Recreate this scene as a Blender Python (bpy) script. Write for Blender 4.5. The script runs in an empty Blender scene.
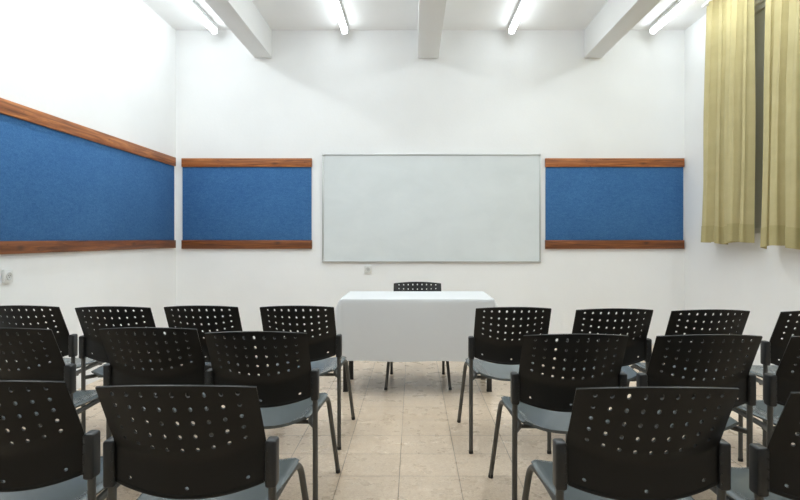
import bpy, bmesh, math, random
from mathutils import Vector, Matrix
random.seed(7)
scene = bpy.context.scene
COL = scene.collection
PI = math.pi

# ------------------------------------------------------------------ helpers
def srgb(r, g, b):
    f = lambda c: (c/255/12.92) if c/255 <= 0.04045 else ((c/255+0.055)/1.055)**2.4
    return (f(r), f(g), f(b), 1.0)

class NT:
    """tiny node-tree helper"""
    def __init__(self, name):
        self.m = bpy.data.materials.new(name)
        self.m.use_nodes = True
        self.t = self.m.node_tree
        self.t.nodes.clear()
        self.out = self.t.nodes.new('ShaderNodeOutputMaterial')
        self.b = self.t.nodes.new('ShaderNodeBsdfPrincipled')
        self.t.links.new(self.b.outputs[0], self.out.inputs[0])
    def n(self, typ, **kw):
        nd = self.t.nodes.new(typ)
        for k, v in kw.items():
            setattr(nd, k, v)
        return nd
    def l(self, a, b):
        self.t.links.new(a, b)
    def coord(self, scale=(1, 1, 1), kind='Object'):
        tc = self.n('ShaderNodeTexCoord')
        mp = self.n('ShaderNodeMapping')
        mp.inputs['Scale'].default_value = scale
        self.l(tc.outputs[kind], mp.inputs[0])
        return mp.outputs[0]
    def noise(self, vec, scale, detail=4, rough=0.55, dist=0.0):
        nd = self.n('ShaderNodeTexNoise')
        nd.inputs['Scale'].default_value = scale
        nd.inputs['Detail'].default_value = detail
        nd.inputs['Roughness'].default_value = rough
        nd.inputs['Distortion'].default_value = dist
        self.l(vec, nd.inputs['Vector'])
        return nd.outputs['Fac']
    def ramp(self, fac, stops):
        nd = self.n('ShaderNodeValToRGB')
        e = nd.color_ramp.elements
        while len(e) < len(stops):
            e.new(0.5)
        for el, (p, c) in zip(e, stops):
            el.position = p
            el.color = c
        self.l(fac, nd.inputs[0])
        return nd.outputs[0]
    def math(self, op, a, b=None, c=None):
        nd = self.n('ShaderNodeMath', operation=op)
        for i, v in enumerate((a, b, c)):
            if v is None:
                continue
            if isinstance(v, (int, float)):
                nd.inputs[i].default_value = v
            else:
                self.l(v, nd.inputs[i])
        return nd.outputs[0]
    def mix(self, fac, a, b, mode='MIX'):
        nd = self.n('ShaderNodeMix', data_type='RGBA', blend_type=mode)
        for i, v in ((0, fac), (6, a), (7, b)):
            if isinstance(v, (int, float)):
                nd.inputs[i].default_value = v
            elif isinstance(v, tuple):
                nd.inputs[i].default_value = v
            else:
                self.l(v, nd.inputs[i])
        return nd.outputs[2]
    def base(self, v):
        if isinstance(v, tuple):
            self.b.inputs['Base Color'].default_value = v
        else:
            self.l(v, self.b.inputs['Base Color'])
    def set(self, **kw):
        for k, v in kw.items():
            s = self.b.inputs[k.replace('_', ' ')]
            if isinstance(v, (int, float, tuple)):
                s.default_value = v
            else:
                self.l(v, s)
    def bump(self, h, strength=0.2, dist=0.002):
        nd = self.n('ShaderNodeBump')
        nd.inputs['Strength'].default_value = strength
        nd.inputs['Distance'].default_value = dist
        self.l(h, nd.inputs['Height'])
        self.l(nd.outputs[0], self.b.inputs['Normal'])

# ------------------------------------------------------------------ materials
def mat_wall(name, col, bump=0.25):
    k = NT(name)
    c = k.coord()
    f = k.noise(c, 1.3, 5)
    d = tuple(x*0.965 for x in col[:3])+(1,)
    k.base(k.ramp(f, [(0.35, d), (0.65, col)]))
    k.set(Roughness=0.75)
    k.b.inputs['Specular IOR Level'].default_value = 0.25
    k.bump(k.noise(c, 38, 5), bump, 0.004)
    return k.m
M = {}
M['wall'] = mat_wall('wall_paint', (0.875, 0.88, 0.88, 1))
M['ceiling'] = mat_wall('ceiling_paint', (0.90, 0.905, 0.905, 1), 0.15)
M['beam'] = mat_wall('beam_paint', (0.80, 0.80, 0.79, 1), 0.2)

def mat_floor():
    k = NT('terrazzo_tiles')
    tc = k.n('ShaderNodeTexCoord')
    sp = k.n('ShaderNodeSeparateXYZ')
    k.l(tc.outputs['Object'], sp.inputs[0])
    T = 0.3003
    def axis(o, ph):
        v = k.math('DIVIDE', k.math('SUBTRACT', o, ph), T)
        fr = k.math('FRACT', v)
        fl = k.math('FLOOR', v)
        d = k.math('ABSOLUTE', k.math('SUBTRACT', fr, 0.5))
        return fl, d
    fx, dx = axis(sp.outputs[0], -0.069)
    fy, dy = axis(sp.outputs[1], 2.911)
    cx = k.n('ShaderNodeCombineXYZ')
    k.l(fx, cx.inputs[0]); k.l(fy, cx.inputs[1])
    wn = k.n('ShaderNodeTexWhiteNoise', noise_dimensions='3D')
    k.l(cx.outputs[0], wn.inputs[0])
    c = tc.outputs['Object']
    v1 = k.n('ShaderNodeTexVoronoi', voronoi_dimensions='2D')
    v1.inputs['Scale'].default_value = 105
    k.l(c, v1.inputs['Vector'])
    sv = k.n('ShaderNodeSeparateXYZ')
    k.l(v1.outputs['Color'], sv.inputs[0])
    chip = k.ramp(sv.outputs[0], [(0.0, srgb(190, 167, 144)), (0.3, srgb(210, 188, 164)),
                                        (0.7, srgb(219, 199, 176)), (1.0, srgb(231, 215, 194))])
    f = k.noise(c, 170, 2, 0.6)
    grit = k.ramp(f, [(0.36, srgb(198, 176, 152)), (0.5, srgb(215, 194, 170)), (0.64, srgb(230, 213, 192))])
    col = k.mix(0.5, chip, grit)
    tint = k.ramp(wn.outputs['Value'], [(0, (0.90, 0.895, 0.89, 1)), (1, (1.0, 1.0, 1.0, 1))])
    col = k.mix(1.0, col, tint, 'MULTIPLY')
    st = k.ramp(k.noise(c, 1.1, 4), [(0.3, (0.97, 0.965, 0.96, 1)), (0.65, (1, 1, 1, 1))])
    col = k.mix(1.0, col, st, 'MULTIPLY')
    edge = k.math('MAXIMUM', dx, dy)
    j = k.math('GREATER_THAN', edge, 0.5-0.0075)
    # the joint width varies in visibility
    jf = k.math('MULTIPLY', j, k.ramp(k.noise(c, 2.3, 3), [(0.3, (0.5,)*3+(1,)), (0.6, (0.95,)*3+(1,))]))
    col = k.mix(jf, col, srgb(122, 104, 86))
    k.base(col)
    k.set(Roughness=k.ramp(k.noise(c, 9, 4), [(0.3, (0.24,)*3+(1,)), (0.7, (0.36,)*3+(1,))]))
    k.b.inputs['Specular IOR Level'].default_value = 0.5
    k.bump(k.math('SUBTRACT', 1.0, j), 0.3, 0.001)
    return k.m
M['floor'] = mat_floor()

def mat_plastic(name, col, rough=0.38, grain=True):
    k = NT(name)
    k.base(col)
    k.set(Roughness=rough)
    if grain:
        k.bump(k.noise(k.coord(), 900, 2), 0.08, 0.0006)
    return k.m
M['plastic'] = mat_plastic('black_moulded_plastic', (0.0125, 0.0128, 0.0122, 1), 0.36)
M['plastic'].node_tree.nodes['Principled BSDF'].inputs['Specular IOR Level'].default_value = 0.24
M['seat'] = mat_plastic('seat_moulded_plastic', (0.108, 0.124, 0.127, 1), 0.24)
M['bracket'] = mat_plastic('bracket_plastic', (0.016, 0.017, 0.018, 1), 0.42)
M['rubber'] = mat_plastic('foot_rubber', (0.01, 0.01, 0.01, 1), 0.6)
def mat_metal(name, col, metallic, rough):
    k = NT(name)
    k.base(col)
    k.set(Metallic=metallic, Roughness=rough)
    k.bump(k.noise(k.coord(), 300, 2), 0.05, 0.0005)
    return k.m
M['tube'] = mat_metal('grey_powder_coated_steel', (0.088, 0.087, 0.080, 1), 0.35, 0.42)
M['alu'] = mat_metal('brushed_aluminium', (0.55, 0.56, 0.55, 1), 0.7, 0.4)
M['black_steel'] = mat_metal('black_steel', (0.012, 0.012, 0.012, 1), 0.1, 0.45)
M['batten'] = mat_metal('white_enamel', (0.72, 0.73, 0.73, 1), 0.0, 0.4)
M['rail'] = mat_metal('white_rail_enamel', (0.75, 0.75, 0.73, 1), 0.0, 0.4)

def mat_felt():
    k = NT('blue_woven_felt')
    c = k.coord((1, 1, 1))
    fine = k.noise(c, 150, 4, 0.7)
    streak = k.noise(k.coord((26, 26, 60)), 1.0, 5, 0.7, 0.6)
    big = k.noise(c, 2.2, 4)
    a = k.ramp(fine, [(0.3, srgb(42, 84, 134)), (0.5, srgb(62, 109, 160)), (0.72, srgb(96, 141, 186))])
    b = k.ramp(streak, [(0.3, srgb(50, 94, 144)), (0.7, srgb(86, 130, 178))])
    col = k.mix(0.5, a, b)
    col = k.mix(1.0, col, k.ramp(big, [(0.3, (0.86, 0.88, 0.9, 1)), (0.7, (1.0, 1.0, 1.0, 1))]), 'MULTIPLY')
    k.base(col)
    k.set(Roughness=0.95)
    k.b.inputs['Specular IOR Level'].default_value = 0.1
    k.bump(fine, 0.5, 0.003)
    return k.m
M['felt'] = mat_felt()

def mat_wood(name, axis, tone):
    k = NT(name)
    sc = [28, 28, 28]
    sc[axis] = 1.6
    c = k.coord(tuple(sc))
    g = k.noise(c, 1.0, 6, 0.65, 1.2)
    lo, mid, hi = tone
    col = k.ramp(g, [(0.28, lo), (0.5, mid), (0.72, hi)])
    kc = [3.0, 7, 7]
    if axis == 1:
        kc = [7, 3.0, 7]
    kn = k.n('ShaderNodeTexVoronoi')
    kn.inputs['Scale'].default_value = 1.0
    k.l(k.coord(tuple(kc)), kn.inputs['Vector'])
    col = k.mix(k.ramp(kn.outputs['Distance'], [(0.0, (0.85,)*3+(1,)), (0.16, (0, 0, 0, 1))]), col, srgb(48, 24, 12))
    spots = k.noise(k.coord(), 21, 3)
    col = k.mix(k.ramp(spots, [(0.68, (0, 0, 0, 1)), (0.76, (0.6,)*3+(1,))]), col, srgb(60, 30, 14))
    k.base(col)
    k.set(Roughness=0.5)
    k.bump(g, 0.25, 0.002)
    return k.m
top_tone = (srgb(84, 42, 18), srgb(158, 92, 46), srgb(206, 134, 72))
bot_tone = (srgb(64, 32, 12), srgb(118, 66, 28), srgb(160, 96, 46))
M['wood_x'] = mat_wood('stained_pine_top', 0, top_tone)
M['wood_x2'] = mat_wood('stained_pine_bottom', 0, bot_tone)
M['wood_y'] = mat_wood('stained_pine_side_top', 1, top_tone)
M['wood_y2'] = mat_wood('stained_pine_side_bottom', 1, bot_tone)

def mat_whiteboard():
    k = NT('whiteboard_enamel')
    c = k.coord((1, 1, 1.6))
    f = k.noise(c, 2.0, 5, 0.6, 0.4)
    k.base(k.ramp(f, [(0.3, (0.66, 0.70, 0.71, 1)), (0.7, (0.72, 0.76, 0.77, 1))]))
    k.set(Roughness=0.32)
    k.b.inputs['Specular IOR Level'].default_value = 0.4
    return k.m
M['whiteboard'] = mat_whiteboard()

def mat_cloth():
    k = NT('white_tablecloth')
    c = k.coord()
    k.base((0.675, 0.685, 0.695, 1))
    k.set(Roughness=0.85)
    k.b.inputs['Specular IOR Level'].default_value = 0.2
    h = k.math('ADD', k.noise(c, 7, 4, 0.5, 0.8), k.math('MULTIPLY', k.noise(c, 420, 2), 0.06))
    k.bump(h, 0.22, 0.008)
    return k.m
M['cloth'] = mat_cloth()

def mat_curtain(name='khaki_curtain_cloth', d=0):
    k = NT(name)
    c = k.coord((1, 1, 1))
    weave = k.noise(k.coord((700, 700, 160)), 1.0, 2)
    slub = k.noise(k.coord((3, 3, 8)), 1.0, 3)
    col = k.ramp(slub, [(0.3, srgb(191-d, 179-d, 134-d)), (0.7, srgb(199-d, 187-d, 142-d))])
    k.base(col)
    k.set(Roughness=0.9)
    k.b.inputs['Specular IOR Level'].default_value = 0.15
    k.bump(weave, 0.2, 0.001)
    tr = k.n('ShaderNodeBsdfTranslucent')
    k.l(col, tr.inputs['Color'])
    mx = k.n('ShaderNodeMixShader')
    mx.inputs[0].default_value = 0.10
    k.l(k.b.outputs[0], mx.inputs[1]); k.l(tr.outputs[0], mx.inputs[2])
    k.l(mx.outputs[0], k.out.inputs[0])
    return k.m
M['curtain'] = mat_curtain()
M['hem'] = mat_curtain('doubled_hem_cloth', 13)

def mat_emit(name, col, s):
    k = NT(name)
    k.base((0.9, 0.9, 0.9, 1))
    k.set(Roughness=0.4)
    k.b.inputs['Emission Color'].default_value = col
    k.b.inputs['Emission Strength'].default_value = s
    return k.m
M['lamp'] = mat_emit('fluorescent_glow', (0.90, 0.985, 1.03, 1), 12.0)
M['lamp'].cycles.emission_sampling = 'FRONT'
M['socket'] = mat_plastic('white_socket_plastic', (0.74, 0.74, 0.72, 1), 0.35, False)
M['socket_dark'] = mat_plastic('socket_recess_plastic', (0.55, 0.55, 0.53, 1), 0.4, False)
M['hole'] = mat_plastic('socket_hole', (0.02, 0.02, 0.02, 1), 0.6, False)
k = NT('frosted_window_glass'); k.base((0.55, 0.57, 0.54, 1)); k.set(Roughness=0.35); M['glass'] = k.m
M['frame_white'] = mat_metal('window_frame_paint', (0.7, 0.7, 0.68, 1), 0.0, 0.45)

# ------------------------------------------------------------------ mesh helpers
def add_box(bm, lo, hi, bevel=0.0, seg=2):
    lo, hi = Vector(lo), Vector(hi)
    r = bmesh.ops.create_cube(bm, size=1.0)
    vs = r['verts']
    for v in vs:
        v.co = Vector([(lo[i]+hi[i])/2 + v.co[i]*(hi[i]-lo[i]) for i in range(3)])
    if bevel > 0:
        es = list({e for v in vs for e in v.link_edges})
        bmesh.ops.bevel(bm, geom=es, offset=bevel, segments=seg, affect='EDGES', profile=0.5)

def smooth_path(pts, n=8):
    """Catmull-Rom through the points"""
    P = [Vector(p) for p in pts]
    P = [P[0]*2-P[1]] + P + [P[-1]*2-P[-2]]
    out = []
    for i in range(1, len(P)-2):
        a, b, c, d = P[i-1], P[i], P[i+1], P[i+2]
        for s in range(n):
            t = s/n
            out.append(0.5*((2*b)+(-a+c)*t+(2*a-5*b+4*c-d)*t*t+(-a+3*b-3*c+d)*t**3))
    out.append(P[-2])
    return out

def fillet_path(pts, r, n=6):
    P = [Vector(p) for p in pts]
    out = [P[0]]
    for i in range(1, len(P)-1):
        a, b, c = P[i-1], P[i], P[i+1]
        d1, d2 = (a-b), (c-b)
        rr = min(r, d1.length*0.45, d2.length*0.45)
        p, q = b+d1.normalized()*rr, b+d2.normalized()*rr
        for s in range(n+1):
            t = s/n
            out.append(p*(1-t)**2 + b*2*t*(1-t) + q*t*t)
    out.append(P[-1])
    return out

def add_tube(bm, path, r, seg=12, cap=True):
    path = [Vector(p) for p in path]
    rings = []
    up = None
    for i, p in enumerate(path):
        t = (path[min(i+1, len(path)-1)]-path[max(i-1, 0)]).normalized()
        if up is None:
            up = Vector((1, 0, 0)) if abs(t.x) < 0.9 else Vector((0, 1, 0))
        u = (up - t*up.dot(t)).normalized()
        w = t.cross(u)
        up = u
        rings.append([bm.verts.new(p + (u*math.cos(2*PI*j/seg)+w*math.sin(2*PI*j/seg))*r) for j in range(seg)])
    for a, b in zip(rings, rings[1:]):
        for j in range(seg):
            bm.faces.new((a[j], a[(j+1) % seg], b[(j+1) % seg], b[j]))
    if cap:
        bm.faces.new(list(reversed(rings[0])))
        bm.faces.new(rings[-1])

def obj(name, bm, mat, parent=None, smooth=True, angle=35):
    bmesh.ops.recalc_face_normals(bm, faces=bm.faces)
    me = bpy.data.meshes.new(name)
    bm.to_mesh(me)
    bm.free()
    me.materials.append(mat)
    if smooth:
        me.polygons.foreach_set('use_smooth', [True]*len(me.polygons))
        me.set_sharp_from_angle(angle=math.radians(angle))
    o = bpy.data.objects.new(name, me)
    COL.objects.link(o)
    if parent:
        o.parent = parent
    return o

def box_obj(name, lo, hi, mat, parent=None, bevel=0.0):
    bm = bmesh.new()
    add_box(bm, lo, hi, bevel)
    return obj(name, bm, mat, parent)

def tag(o, label, cat, group=None):
    o['label'] = label
    o['category'] = cat
    if group:
        o['group'] = group
    return o

def thing(name, label, cat, loc=(0, 0, 0), rz=0.0, group=None):
    o = bpy.data.objects.new(name, None)
    o.empty_display_size = 0.1
    COL.objects.link(o)
    o.location = loc
    o.rotation_euler = (0, 0, rz)
    return tag(o, label, cat, group)

def struct(o):
    o['kind'] = 'structure'
    return o

# ------------------------------------------------------------------ room
XL, XR, YB, YF, ZC = -2.68, 3.07, 6.5, -2.6, 3.56
W = 0.2
struct(box_obj('floor', (XL-W, YF-W, -0.12), (XR+W, YB+W, 0.0), M['floor']))
struct(box_obj('ceiling', (XL-W, YF-W, ZC), (XR+W, YB+W, ZC+0.15), M['ceiling']))
struct(box_obj('wall_back', (XL-W, YB, 0), (XR+W, YB+W, ZC), M['wall']))
struct(box_obj('wall_front', (XL-W, YF-W, 0), (XR+W, YF, ZC), M['wall']))
struct(box_obj('wall_left', (XL-W, YF, 0), (XL, YB, ZC), M['wall']))
# right wall with a window opening behind the curtains
WY0, WY1, WZ0, WZ1 = 3.95, 5.60, 1.25, 3.30
bm = bmesh.new()
add_box(bm, (XR, YF, 0), (XR+W, WY0, ZC))
add_box(bm, (XR, WY1, 0), (XR+W, YB, ZC))
add_box(bm, (XR, WY0, 0), (XR+W, WY1, WZ0))
add_box(bm, (XR, WY0, WZ1), (XR+W, WY1, ZC))
struct(obj('wall_right', bm, M['wall']))
bm = bmesh.new()
fx0, fx1, t = XR+0.03, XR+0.09, 0.05
add_box(bm, (fx0, WY0, WZ0), (fx1, WY1, WZ0+t))
add_box(bm, (fx0, WY0, WZ1-t), (fx1, WY1, WZ1))
for y in (WY0, (WY0+WY1)/2-t/2, WY1-t):
    add_box(bm, (fx0, y, WZ0+t), (fx1, y+t, WZ1-t))
wf = struct(obj('window_1', bm, M['frame_white']))
for y0, y1 in ((WY0+t, (WY0+WY1)/2-t/2), ((WY0+WY1)/2+t/2, WY1-t)):
    box_obj('pane', (XR+0.055, y0, WZ0+t), (XR+0.065, y1, WZ1-t), M['glass'], wf)
# three ceiling beams run from the back wall towards the camera
for i, (bx, w) in enumerate(((-1.69, 0.20), (0.17, 0.235), (2.03, 0.20))):
    struct(box_obj('trim_%d' % (i+1), (bx-w/2, YF, 3.245), (bx+w/2, YB, ZC), M['beam'], None, 0.006))

# ------------------------------------------------------------------ ceiling lights
LAMP_W = 21.0
def light_run(x, label):
    y0, y1 = 1.10, 6.36
    g = thing('fluorescent_light', label, 'ceiling light', (x, (y0+y1)/2, ZC-0.002), 0, 'ceiling fluorescent lights')
    L = (y1-y0)/2
    bm = bmesh.new()
    add_box(bm, (-0.036, -L, -0.045), (0.036, L, 0.0), 0.004)
    obj('housing', bm, M['batten'], g)
    n = 4
    seg = 2*L/n
    for i in range(n):
        a, b = -L+i*seg+0.012, -L+(i+1)*seg-0.012
        bm = bmesh.new()
        prof = [(-0.031, -0.045)] + [(0.031*math.cos(PI+PI*j/10), -0.062+0.030*math.sin(PI+PI*j/10)) for j in range(11)] + [(0.031, -0.045)]
        va = [bm.verts.new((p[0], a, p[1])) for p in prof]
        vb = [bm.verts.new((p[0], b, p[1])) for p in prof]
        m = len(prof)
        for j in range(m):
            bm.faces.new((va[j], va[(j+1) % m], vb[(j+1) % m], vb[j]))
        bm.faces.new(va); bm.faces.new(vb)
        obj('lamp_tube', bm, M['lamp'], g)
        for yy in (a, b):
            bm = bmesh.new()
            add_box(bm, (-0.034, yy-0.012, -0.094), (0.034, yy+0.0, -0.045) if yy == a else (0.034, yy+0.012, -0.045), 0.003)
            if yy == b:
                for v in bm.verts:
                    v.co.y = max(v.co.y, yy)
            obj('end_cap', bm, M['batten'], g)
    al = bpy.data.lights.new('fluorescent_glow', 'AREA')
    al.shape = 'RECTANGLE'
    al.size, al.size_y = 0.05, 2*L-0.9
    al.energy = LAMP_W
    al.color = (0.90, 0.985, 1.0)
    ao = bpy.data.objects.new('tube_glow', al)
    COL.objects.link(ao)
    ao.parent = g
    ao.location = (0, -0.42, -0.0955)
    return g
light_run(-2.195, 'leftmost ceiling fluorescent light, between left wall and left beam')
light_run(-0.755, 'fluorescent light on the ceiling between left beam and middle beam')
light_run(1.09, 'fluorescent light on the ceiling between middle beam and right beam')
light_run(2.65, 'rightmost ceiling fluorescent light, between right beam and the curtains')

# ------------------------------------------------------------------ notice boards and whiteboard
Z0, Z1, Z2, Z3 = 1.0885, 1.187, 2.012, 2.109
def notice_board_back(x0, x1, label):
    g = thing('notice_board', label, 'notice board', ((x0+x1)/2, YB, Z0), 0, 'blue notice boards with wooden rails')
    h = (x1-x0)/2
    def bx(name, lo, hi, m, bev=0.0):
        return box_obj(name, lo, hi, m, g, bev)
    bx('felt_panel', (-h+0.006, -0.016, Z1-Z0-0.03), (h-0.006, 0, Z2-Z0+0.03), M['felt'], 0.002)
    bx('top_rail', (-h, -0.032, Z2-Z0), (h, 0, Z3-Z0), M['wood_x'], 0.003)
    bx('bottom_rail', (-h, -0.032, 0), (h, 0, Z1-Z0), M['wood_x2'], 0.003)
    return g
notice_board_back(-2.606, -1.140, 'blue felt notice board on back wall, left of the whiteboard')
rb = notice_board_back(1.490, 3.055, 'blue felt notice board on back wall, between whiteboard and curtains')
g = thing('notice_board', 'long blue felt notice board on the left wall, above the wall socket', 'notice board', (XL, 4.2, Z0), 0, 'blue notice boards with wooden rails')
LA, LB = -2.2, 2.225
box_obj('felt_panel', (0, LA+0.006, 0.07), (0.016, LB-0.006, Z2-Z0+0.03), M['felt'], g, 0.002)
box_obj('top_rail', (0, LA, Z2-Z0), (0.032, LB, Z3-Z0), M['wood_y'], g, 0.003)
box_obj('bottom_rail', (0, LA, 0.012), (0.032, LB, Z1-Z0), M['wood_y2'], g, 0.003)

wb = thing('whiteboard', 'large blank whiteboard with thin aluminium frame on back wall', 'whiteboard', (0.2085, YB, 0.9375), 0)
hw, hh = 1.2325, 1.2225
box_obj('writing_surface', (-hw+0.008, -0.020, 0.008), (hw-0.008, -0.004, hh-0.008), M['whiteboard'], wb)
def fr(lo, hi):
    box_obj('frame_edge', lo, hi, M['alu'], wb, 0.004)
fr((-hw, -0.030, 0.02), (-hw+0.017, 0, hh-0.02)); fr((hw-0.017, -0.030, 0.02), (hw, 0, hh-0.02))
fr((-hw+0.02, -0.030, 0), (hw-0.02, 0, 0.017)); fr((-hw+0.02, -0.030, hh-0.017), (hw-0.02, 0, hh))
for sx in (-1, 1):
    for z in (0, hh):
        bm = bmesh.new()
        x0, x1 = sorted((sx*hw, sx*(hw-0.026)))
        z0, z1 = sorted((z, z-0.026 if z else 0.026))
        add_box(bm, (x0-0.001, -0.033, z0-0.001), (x1+0.001, 0, z1+0.001), 0.007, 3)
        obj('corner_cap', bm, M['alu'], wb)

# ------------------------------------------------------------------ wall sockets
def socket(label, loc, rz, s=1.0):
    g = thing('wall_socket', label, 'socket', loc, rz, 'wall sockets')
    w, h = 0.043*s, 0.046*s
    box_obj('cover_plate', (-w, -0.022, -h), (w, 0, h), M['socket'], g, 0.006)
    bm = bmesh.new()
    ring = []
    n = 24
    for r, y in ((0.027*s, -0.0245), (0.024*s, -0.0265), (0.020*s, -0.024), (0.019*s, -0.0232)):
        ring.append([bm.verts.new((r*math.cos(2*PI*j/n), y, r*math.sin(2*PI*j/n))) for j in range(n)])
    base = [bm.verts.new((0.027*s*math.cos(2*PI*j/n), -0.021, 0.027*s*math.sin(2*PI*j/n))) for j in range(n)]
    ring.insert(0, base)
    for a, b in zip(ring, ring[1:]):
        for j in range(n):
            bm.faces.new((a[j], a[(j+1) % n], b[(j+1) % n], b[j]))
    bm.faces.new(ring[-1])
    face = obj('socket_face', bm, M['socket_dark'], g)
    for dx, dz in ((-0.008*s, 0.004*s), (0.008*s, 0.004*s), (0, -0.008*s)):
        bm = bmesh.new()
        add_tube(bm, [(dx, -0.0242, dz), (dx, -0.0225, dz)], 0.0026*s, 10)
        obj('pin_hole', bm, M['hole'], face)
socket('white wall socket on left wall under the long notice board', (XL, 3.785, 0.955), PI/2, 0.98)
socket('white wall socket on back wall just below the whiteboard', (-0.508, YB, 0.856), 0, 0.95)

# ------------------------------------------------------------------ curtains
def curtain(label, y0, y1, ztop, zbot, folds, seed, amp=0.045, gather=0.9):
    """y0 = far end, y1 = near end"""
    rnd = random.Random(seed)
    g = thing('curtain', label, 'curtain', (XR-0.14, (y0+y1)/2, zbot), 0, 'khaki curtains')
    nu, nv = 220, 40
    yc = (y0+y1)/2
    # irregular folds
    ks = [rnd.uniform(0.75, 1.3) for _ in range(folds)]
    ks = [q*q for q in ks]
    tot = sum(ks)
    edges = [0]
    for q in ks:
        edges.append(edges[-1]+q/tot)
    amps = [rnd.uniform(0.5, 1.4) for _ in range(folds)]
    hemvar = [rnd.uniform(-0.028, 0.022) for _ in range(folds+1)]
    def pos(u, v):
        i = 0
        while i < folds-1 and u > edges[i+1]:
            i += 1
        f = (u-edges[i])/(edges[i+1]-edges[i])
        a0 = amps[i]
        s = math.sin(PI*f)
        tv = 1-v                                   # 0 at the top
        am = amp*a0*(0.7+0.3*min(1, tv*2.2))
        fine = abs(math.sin(2*PI*f))
        x = -am*((0.35+0.65*tv)*abs(s)**0.7*1.5 + (1-tv)*0.55*fine) + 0.5*amp + 0.012*math.sin(9*u+5*tv+seed)*tv
        y = (y0-yc)+(y1-y0)*u + 0.25*(y1-y0)/folds*math.sin(4*PI*f)*0.35
        y = y*(gather+(1-gather)*tv**0.7)
        y += 0.012*math.sin(3.1*tv+7*u+seed*1.7)*tv
        hem = hemvar[i]*(1-f)+hemvar[i+1]*f
        z = v*(ztop-zbot) + (1-v)*hem
        return Vector((x, y, z))
    hem_h = 0.155
    vh = hem_h/(ztop-zbot)
    bm = bmesh.new()
    vs = [[bm.verts.new(pos(i/nu, vh+(1-vh)*j/nv)) for i in range(nu+1)] for j in range(nv+1)]
    for j in range(nv):
        for i in range(nu):
            bm.faces.new((vs[j][i], vs[j][i+1], vs[j+1][i+1], vs[j+1][i]))
    obj('drape', bm, M['curtain'], g, True, 80)
    bm = bmesh.new()
    nh = 6
    def off(u, v, d):
        p = pos(u, v)
        q = pos(min(1, u+1e-3), v)-pos(max(0, u-1e-3), v)
        n = Vector((-q.y, q.x, 0)).normalized()
        return p+n*d
    lay = []
    for d in (-0.003, 0.003):
        lay.append([[bm.verts.new(off(i/nu, vh*1.03*j/nh, d)) for i in range(nu+1)] for j in range(nh+1)])
    for vs in lay:
        for j in range(nh):
            for i in range(nu):
                bm.faces.new((vs[j][i], vs[j][i+1], vs[j+1][i+1], vs[j+1][i]))
    for i in range(nu):
        bm.faces.new((lay[0][0][i], lay[1][0][i], lay[1][0][i+1], lay[0][0][i+1]))
        bm.faces.new((lay[0][nh][i], lay[1][nh][i], lay[1][nh][i+1], lay[0][nh][i+1]))
    obj('hem', bm, M['hem'], g, True, 60)
    return g
curtain('khaki curtain on right wall, nearer the back corner', 5.82, 4.97, 3.53, 1.168, 6, 3, 0.072, 0.92)
curtain('khaki curtain on right wall, at the photo edge farther from the corner', 4.82, 3.75, 3.53, 1.140, 6, 11, 0.078, 0.97)
rail = tag(box_obj('curtain_rail', (XR-0.160, 3.3, ZC-0.028), (XR-0.120, 5.80, ZC), M['rail'], None, 0.004),
           'slim white curtain rail under the ceiling along the right wall', 'curtain rail')

# ------------------------------------------------------------------ table and cloth
TX0, TX1, TY0, TY1, TZ = -0.548, 0.612, 4.385, 5.035, 0.735
tcx, tcy = (TX0+TX1)/2, (TY0+TY1)/2
tb = thing('table', 'table with black square legs hidden under a white cloth', 'table', (tcx, tcy, 0))
hx, hy = (TX1-TX0)/2, (TY1-TY0)/2
box_obj('tabletop', (-hx, -hy, TZ-0.028), (hx, hy, TZ), M['black_steel'], tb, 0.004)
lx0, lx1, ly0, ly1 = -0.53-tcx, 0.60-tcx, 4.53-tcy, 4.925-tcy
for lx in (lx0, lx1):
    for ly in (ly0, ly1):
        lg = box_obj('leg', (lx-0.019, ly-0.019, 0.006), (lx+0.019, ly+0.019, TZ-0.028), M['black_steel'], tb, 0.003)
        box_obj('foot_cap', (lx-0.020, ly-0.020, 0.0), (lx+0.020, ly+0.020, 0.012), M['rubber'], lg, 0.002)
bm = bmesh.new()
add_box(bm, (lx0, ly0-0.012, TZ-0.085), (lx1, ly0+0.012, TZ-0.028))
add_box(bm, (lx0, ly1-0.012, TZ-0.085), (lx1, ly1+0.012, TZ-0.028))
add_box(bm, (lx0-0.012, ly0, TZ-0.085), (lx0+0.012, ly1, TZ-0.028))
add_box(bm, (lx1-0.012, ly0, TZ-0.085), (lx1+0.012, ly1, TZ-0.028))
obj('apron', bm, M['black_steel'], tb)

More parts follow.
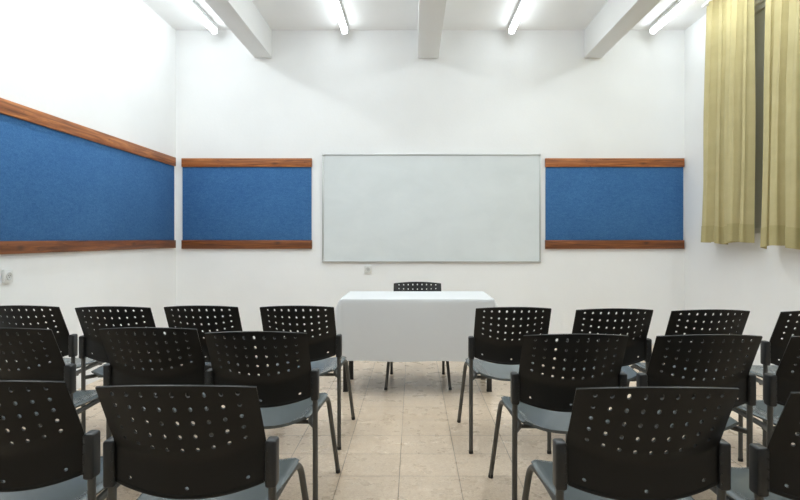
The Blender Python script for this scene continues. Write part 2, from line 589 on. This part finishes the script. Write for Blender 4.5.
def make_cloth():
    bm = bmesh.new()
    # perimeter of the table edge (rounded), walked round; each perimeter point carries an outward normal
    r = 0.018
    per = []
    def arc(cx, cy, a0):
        for j in range(9):
            a = a0+PI/2*j/8
            per.append((cx+r*math.cos(a), cy+r*math.sin(a), math.cos(a), math.sin(a), 1.0-abs(j-4)/4))
    ex, ey = hx+0.006, hy+0.006
    def line(p, q, nx, ny, n):
        for j in range(1, n):
            t = j/n
            per.append((p[0]+(q[0]-p[0])*t, p[1]+(q[1]-p[1])*t, nx, ny, -min(t, 1-t)))
    arc(ex-r, ey-r, 0)
    line((ex-r, ey), (-ex+r, ey), 0, 1, 60)
    arc(-ex+r, ey-r, PI/2)
    line((-ex, ey-r), (-ex, -ey+r), -1, 0, 36)
    arc(-ex+r, -ey+r, PI)
    line((-ex+r, -ey), (ex-r, -ey), 0, -1, 60)
    arc(ex-r, -ey+r, 1.5*PI)
    line((ex, -ey+r), (ex, ey-r), 1, 0, 36)
    n = len(per)
    drop = 0.470
    rows = [0.0, 0.004, 0.012, 0.025] + [0.045+(drop-0.045)*j/22 for j in range(23)]
    rings = []
    top = TZ+0.006
    # inner rings of the top sheet
    for s in (0.2, 0.5, 0.8, 0.95, 0.985):
        rings.append([bm.verts.new((p[0]*s, p[1]*s, top+0.0006*math.sin(9*p[0]*s)*math.cos(7*p[1]*s))) for p in per])
    for d in rows:
        ring = []
        t = d/drop
        for (x, y, nx, ny, cn) in per:
            lip = 0.006*(1-math.exp(-d/0.008))
            px, py = x/hx, y/hy
            side = abs(nx)
            o = lip
            # hanging folds: the ends billow near the corners, the long faces lie nearly flat
            near_corner = math.exp(-((abs(y)-hy)/0.10)**2) if side > 0.5 else 0.0
            bulge = math.sin(PI*min(1, t*1.02))**0.8 if 0 < t < 0.98 else 0
            if side > 0.5:
                o += (0.018+0.050*math.exp(-((abs(abs(y)-hy+0.07))/0.09)**2))*bulge*side
                o += 0.012*math.sin(y*22+1)*t
            else:
                o += (0.008*math.sin(x*7.3+1.1)+0.005*math.sin(x*17.0+0.4))*t*(1-0.3*t)*abs(ny)
                o += 0.004*bulge
            z = top-0.002*(1-math.exp(-d/0.004))-d + 0.004*math.sin(x*11)*t*t
            ring.append(bm.verts.new((x+nx*o, y+ny*o, z)))
        rings.append(ring)
    for a, b in zip(rings, rings[1:]):
        for j in range(n):
            bm.faces.new((a[j], a[(j+1) % n], b[(j+1) % n], b[j]))
    bm.faces.new(rings[0])
    o = obj('tablecloth', bm, M['cloth'], None, True, 60)
    o.location = (tcx, tcy, 0)
    return o
tag(make_cloth(), 'plain white tablecloth draped over the table in front of the whiteboard', 'tablecloth')

# ------------------------------------------------------------------ the chair
PW = 0.2035          # half width of the back panel
def piecewise(t, pts):
    for (a, va), (b, vb) in zip(pts, pts[1:]):
        if t <= b:
            f = (t-a)/(b-a)
            return va+(vb-va)*f
    return pts[-1][1]
def back_point(u, t):
    bow = piecewise(t, [(0, 0.037), (0.543, 0.049), (0.95, 0.0), (1.0, -0.012)])
    z = 0.545+0.280*t - bow*(1-u*u)
    x = t-0.385
    k = 0.022
    lean = k*math.log(1+math.exp(x/k)) if x/k < 30 else x
    y = -0.098*lean/0.615
    y -= 0.006 + 0.034*(1-u*u)*(0.75+0.25*t)
    return Vector((u*PW, y, z))

def backrest_mesh():
    bm = bmesh.new()
    du = 0.0395/PW
    uc = [(i-4)*du for i in range(9)]
    ul = [-1.0] + [uc[0]-du/2] + [u+du/2 for u in uc] + [1.0]
    T5, dt = 0.543, 0.10175/2
    tl = [0.0, 0.055, 0.155, 0.235, 0.32, 0.41, T5-dt] + [T5+dt*(2*i+1) for i in range(4)] + [T5+8*dt+0.031, 1.0]
    hole_rows = {1: 0.105}
    for i in range(5):
        hole_rows[6+i] = T5+2*dt*i
    ns = 4
    r = 0.0051
    for j in range(len(tl)-1):
        for i in range(len(ul)-1):
            u0, u1, t0, t1 = ul[i], ul[i+1], tl[j], tl[j+1]
            hole = j in hole_rows and 1 <= i <= 9 and (j != 1 or i in (1, 5, 9))
            if not hole:
                g = [[bm.verts.new(back_point(u0+(u1-u0)*a/ns, t0+(t1-t0)*b/ns)) for a in range(ns+1)] for b in range(ns+1)]
                for b in range(ns):
                    for a in range(ns):
                        bm.faces.new((g[b][a], g[b][a+1], g[b+1][a+1], g[b+1][a]))
            else:
                cu, ct = (u0+u1)/2, hole_rows[j]
                bd = []
                for a in range(ns): bd.append((u0+(u1-u0)*a/ns, t0))
                for b in range(ns): bd.append((u1, t0+(t1-t0)*b/ns))
                for a in range(ns): bd.append((u1-(u1-u0)*a/ns, t1))
                for b in range(ns): bd.append((u0, t1-(t1-t0)*b/ns))
                m = len(bd)
                outer = [bm.verts.new(back_point(*p)) for p in bd]
                inner = []
                for q in range(m):
                    a = -3*PI/4+2*PI*q/m
                    inner.append(bm.verts.new(back_point(cu+r/PW*math.cos(a), ct+r/0.30*math.sin(a))))
                for q in range(m):
                    bm.faces.new((outer[q], outer[(q+1) % m], inner[(q+1) % m], inner[q]))
    bmesh.ops.remove_doubles(bm, verts=bm.verts, dist=1e-5)
    bmesh.ops.recalc_face_normals(bm, faces=bm.faces)
    bmesh.ops.solidify(bm, geom=bm.faces[:], thickness=0.006)
    # thickened lower rim
    add_tube(bm, [back_point(-0.97+1.94*i/24, 0.012)+Vector((0, -0.001, 0)) for i in range(25)], 0.0075, 10)
    return bm

def seat_mesh():
    bm = bmesh.new()
    nx, ny = 28, 28
    Y0, Y1 = 0.012, 0.452
    def P(s, w):
        y = Y0+(Y1-Y0)*w
        f = min(1, y/0.34)
        f = f*f*(3-2*f)
        hw = 0.190+0.027*f
        if y > 0.37:
            q = (y-0.37)/(Y1-0.37)
            hw *= (1-0.16*(1-math.sqrt(max(0, 1-(q*0.97)**2))))
        if y < 0.05:
            q = (0.05-y)/0.05
            hw *= 1-0.07*q*q
        dip = 0.042*(1-w)+0.012*w
        z = 0.461 - dip*(1-abs(s)**2.2)
        if y > 0.36:
            z -= 0.034*((y-0.36)/(Y1-0.36))**2
        if abs(s) > 0.9:
            z -= 0.012*((abs(s)-0.9)/0.1)**2
        # the rear edge curves back a little in the middle
        yy = y - 0.02*(1-s*s)*(1-w)
        return Vector((s*hw, yy, z))
    def sp(i, n):
        x = -1+2*i/n
        return math.copysign(1-(1-abs(x))**1.35, x)
    top = [[bm.verts.new(P(sp(i, nx), j/ny)) for i in range(nx+1)] for j in range(ny+1)]
    for j in range(ny):
        for i in range(nx):
            bm.faces.new((top[j][i], top[j][i+1], top[j+1][i+1], top[j+1][i]))
    bmesh.ops.recalc_face_normals(bm, faces=bm.faces)
    bm.faces.ensure_lookup_table()
    if bm.faces[nx*ny//2].normal.z < 0:
        bmesh.ops.reverse_faces(bm, faces=bm.faces[:])
    bmesh.ops.solidify(bm, geom=bm.faces[:], thickness=0.012)
    zs = [v.co.z for v in bm.verts]
    return bm

def make_chair():
    g = thing('stacking_chair', '', 'chair')
    obj('seat', seat_mesh(), M['seat'], g, True, 50)
    obj('backrest', backrest_mesh(), M['plastic'], g, True, 50)
    for s in (-1, 1):
        # rear leg: straight post up into the bracket
        bm = bmesh.new()
        add_tube(bm, [(s*0.219, 0.004, 0.012), (s*0.219, 0.002, 0.30), (s*0.218, 0.0, 0.61)], 0.0112, 14)
        lg = obj('leg', bm, M['tube'], g)
        bm = bmesh.new()
        add_tube(bm, [(s*0.219, 0.004, 0.0), (s*0.219, 0.004, 0.016)], 0.0124, 14)
        obj('foot_cap', bm, M['rubber'], lg)
        # front leg: from the floor up, bends back below the seat and meets the rear post
        path = [(s*0.243, 0.545, 0.012), (s*0.207, 0.440, 0.425), (s*0.192, 0.30, 0.425), (s*0.180, 0.09, 0.412), (s*0.214, 0.004, 0.418)]
        bm = bmesh.new()
        add_tube(bm, fillet_path(path, 0.065, 8), 0.0115, 14)
        lg = obj('leg', bm, M['tube'], g)
        d = (Vector(path[1])-Vector(path[0])).normalized()
        p0 = Vector(path[0])-d*0.009
        bm = bmesh.new()
        add_tube(bm, [p0, p0+d*0.018], 0.0125, 14)
        for v in bm.verts:
            v.co.z = max(v.co.z, 0.0)
        obj('foot_cap', bm, M['rubber'], lg)
        # plastic bracket that holds the panel on the post
        bm = bmesh.new()
        x0, x1 = sorted((s*0.2025, s*0.2340))
        add_box(bm, (x0, -0.024, 0.528), (x1, 0.024, 0.656), 0.008, 3)
        for i in range(4):
            z = 0.548+0.027*i
            add_tube(bm, [(s*0.2085, -0.0225, z), (s*0.2085, -0.0258, z)], 0.003, 8)
        obj('bracket', bm, M['bracket'], g)
    bm = bmesh.new()
    add_tube(bm, [(-0.188, 0.10, 0.404), (0.188, 0.10, 0.404)], 0.009, 10)
    obj('crossbar', bm, M['tube'], g)
    bm = bmesh.new()
    add_tube(bm, [(-0.196, 0.34, 0.414), (0.196, 0.34, 0.414)], 0.009, 10)
    obj('crossbar', bm, M['tube'], g)
    return g

proto = make_chair()
def dup(root):
    r = root.copy()
    COL.objects.link(r)
    for ch in list(root.children):
        c = ch.copy()
        COL.objects.link(c)
        c.parent = r
        for gc in list(ch.children):
            d = gc.copy()
            COL.objects.link(d)
            d.parent = c
    return r

# (x centre, y of the rear posts, turn in degrees, label)
K = 'black perforated-back chair in '
CHAIRS = [
 (-2.160, 3.285, 0, K+'far row by the left wall, leftmost, cut by the photo edge'),
 (-1.640, 3.245, 1, K+'far row, third left of the aisle, second from left wall'),
 (-1.170, 3.280, 0, K+'far row, second left of the aisle'),
 (-0.640, 3.275, 0, K+'far row, left of aisle, near the tablecloth left corner'),
 (0.5435, 3.215, 0, K+'far row, right of aisle, near the tablecloth right corner'),
 (1.067, 3.150, 0, K+'far row, second right of the aisle'),
 (1.552, 3.105, 0, K+'far row, third right of the aisle, below the right notice board'),
 (2.100, 3.070, 0, K+'far row, fourth right of the aisle, below the curtains'),
 (-1.706, 2.495, 0, K+'middle row, leftmost, cut by the left photo edge'),
 (-1.106, 2.505, 0, K+'middle row, second left of the aisle'),
 (-0.628, 2.405, 0, K+'middle row, immediately left of the aisle'),
 (0.634, 2.345, 0, K+'middle row, immediately right of the aisle'),
 (1.146, 2.330, 0, K+'middle row, second right of the aisle'),
 (1.660, 2.320, 0, K+'middle row, rightmost, cut by the right photo edge'),
 (-1.125, 1.615, 2, K+'nearest row, left of another, cut by the left photo edge'),
 (-0.603, 1.570, 0, K+'nearest row, immediately left of the aisle'),
 (0.615, 1.553, 0, K+'nearest row, immediately right of the aisle'),
 (1.130, 1.515, 0, K+'nearest row, at the right photo edge'),
]
for i, (x, y, deg, label) in enumerate(CHAIRS):
    c = proto if i == 0 else dup(proto)
    c.location = (x, y, 0)
    c.rotation_euler = (0, 0, math.radians(deg))
    tag(c, label, 'chair', 'rows of chairs facing the table')
c = dup(proto)
c.location = (0.040, 5.105, 0)
c.rotation_euler = (0, 0, PI)
c.scale = (1.05, 1.0, 0.968)
if 'group' in c:
    del c['group']
tag(c, 'black perforated-back chair behind the white tablecloth, facing the rows', 'chair')

# ------------------------------------------------------------------ world, camera, view
w = bpy.data.worlds.new('world')
scene.world = w
w.use_nodes = True
w.node_tree.nodes['Background'].inputs[0].default_value = (0.6, 0.7, 0.8, 1)
w.node_tree.nodes['Background'].inputs[1].default_value = 0.05

cam = bpy.data.cameras.new('camera')
co = bpy.data.objects.new('camera', cam)
COL.objects.link(co)
co.location = (0, 0, 1.2)
co.rotation_euler = (PI/2, 0, 0)
cam.sensor_width = 36
cam.lens = 575/800*36
cam.shift_x = -13/800
cam.shift_y = -11/800
cam.clip_start = 0.05
scene.camera = co

scene.view_settings.view_transform = 'Standard'
scene.view_settings.look = 'None'
scene.view_settings.gamma = 1
scene.view_settings.use_curve_mapping = False
scene.view_settings.exposure = 0.05
scene.cycles.max_bounces = 14
scene.cycles.diffuse_bounces = 8
scene.cycles.use_denoising = True
scene.cycles.denoising_prefilter = 'NONE'
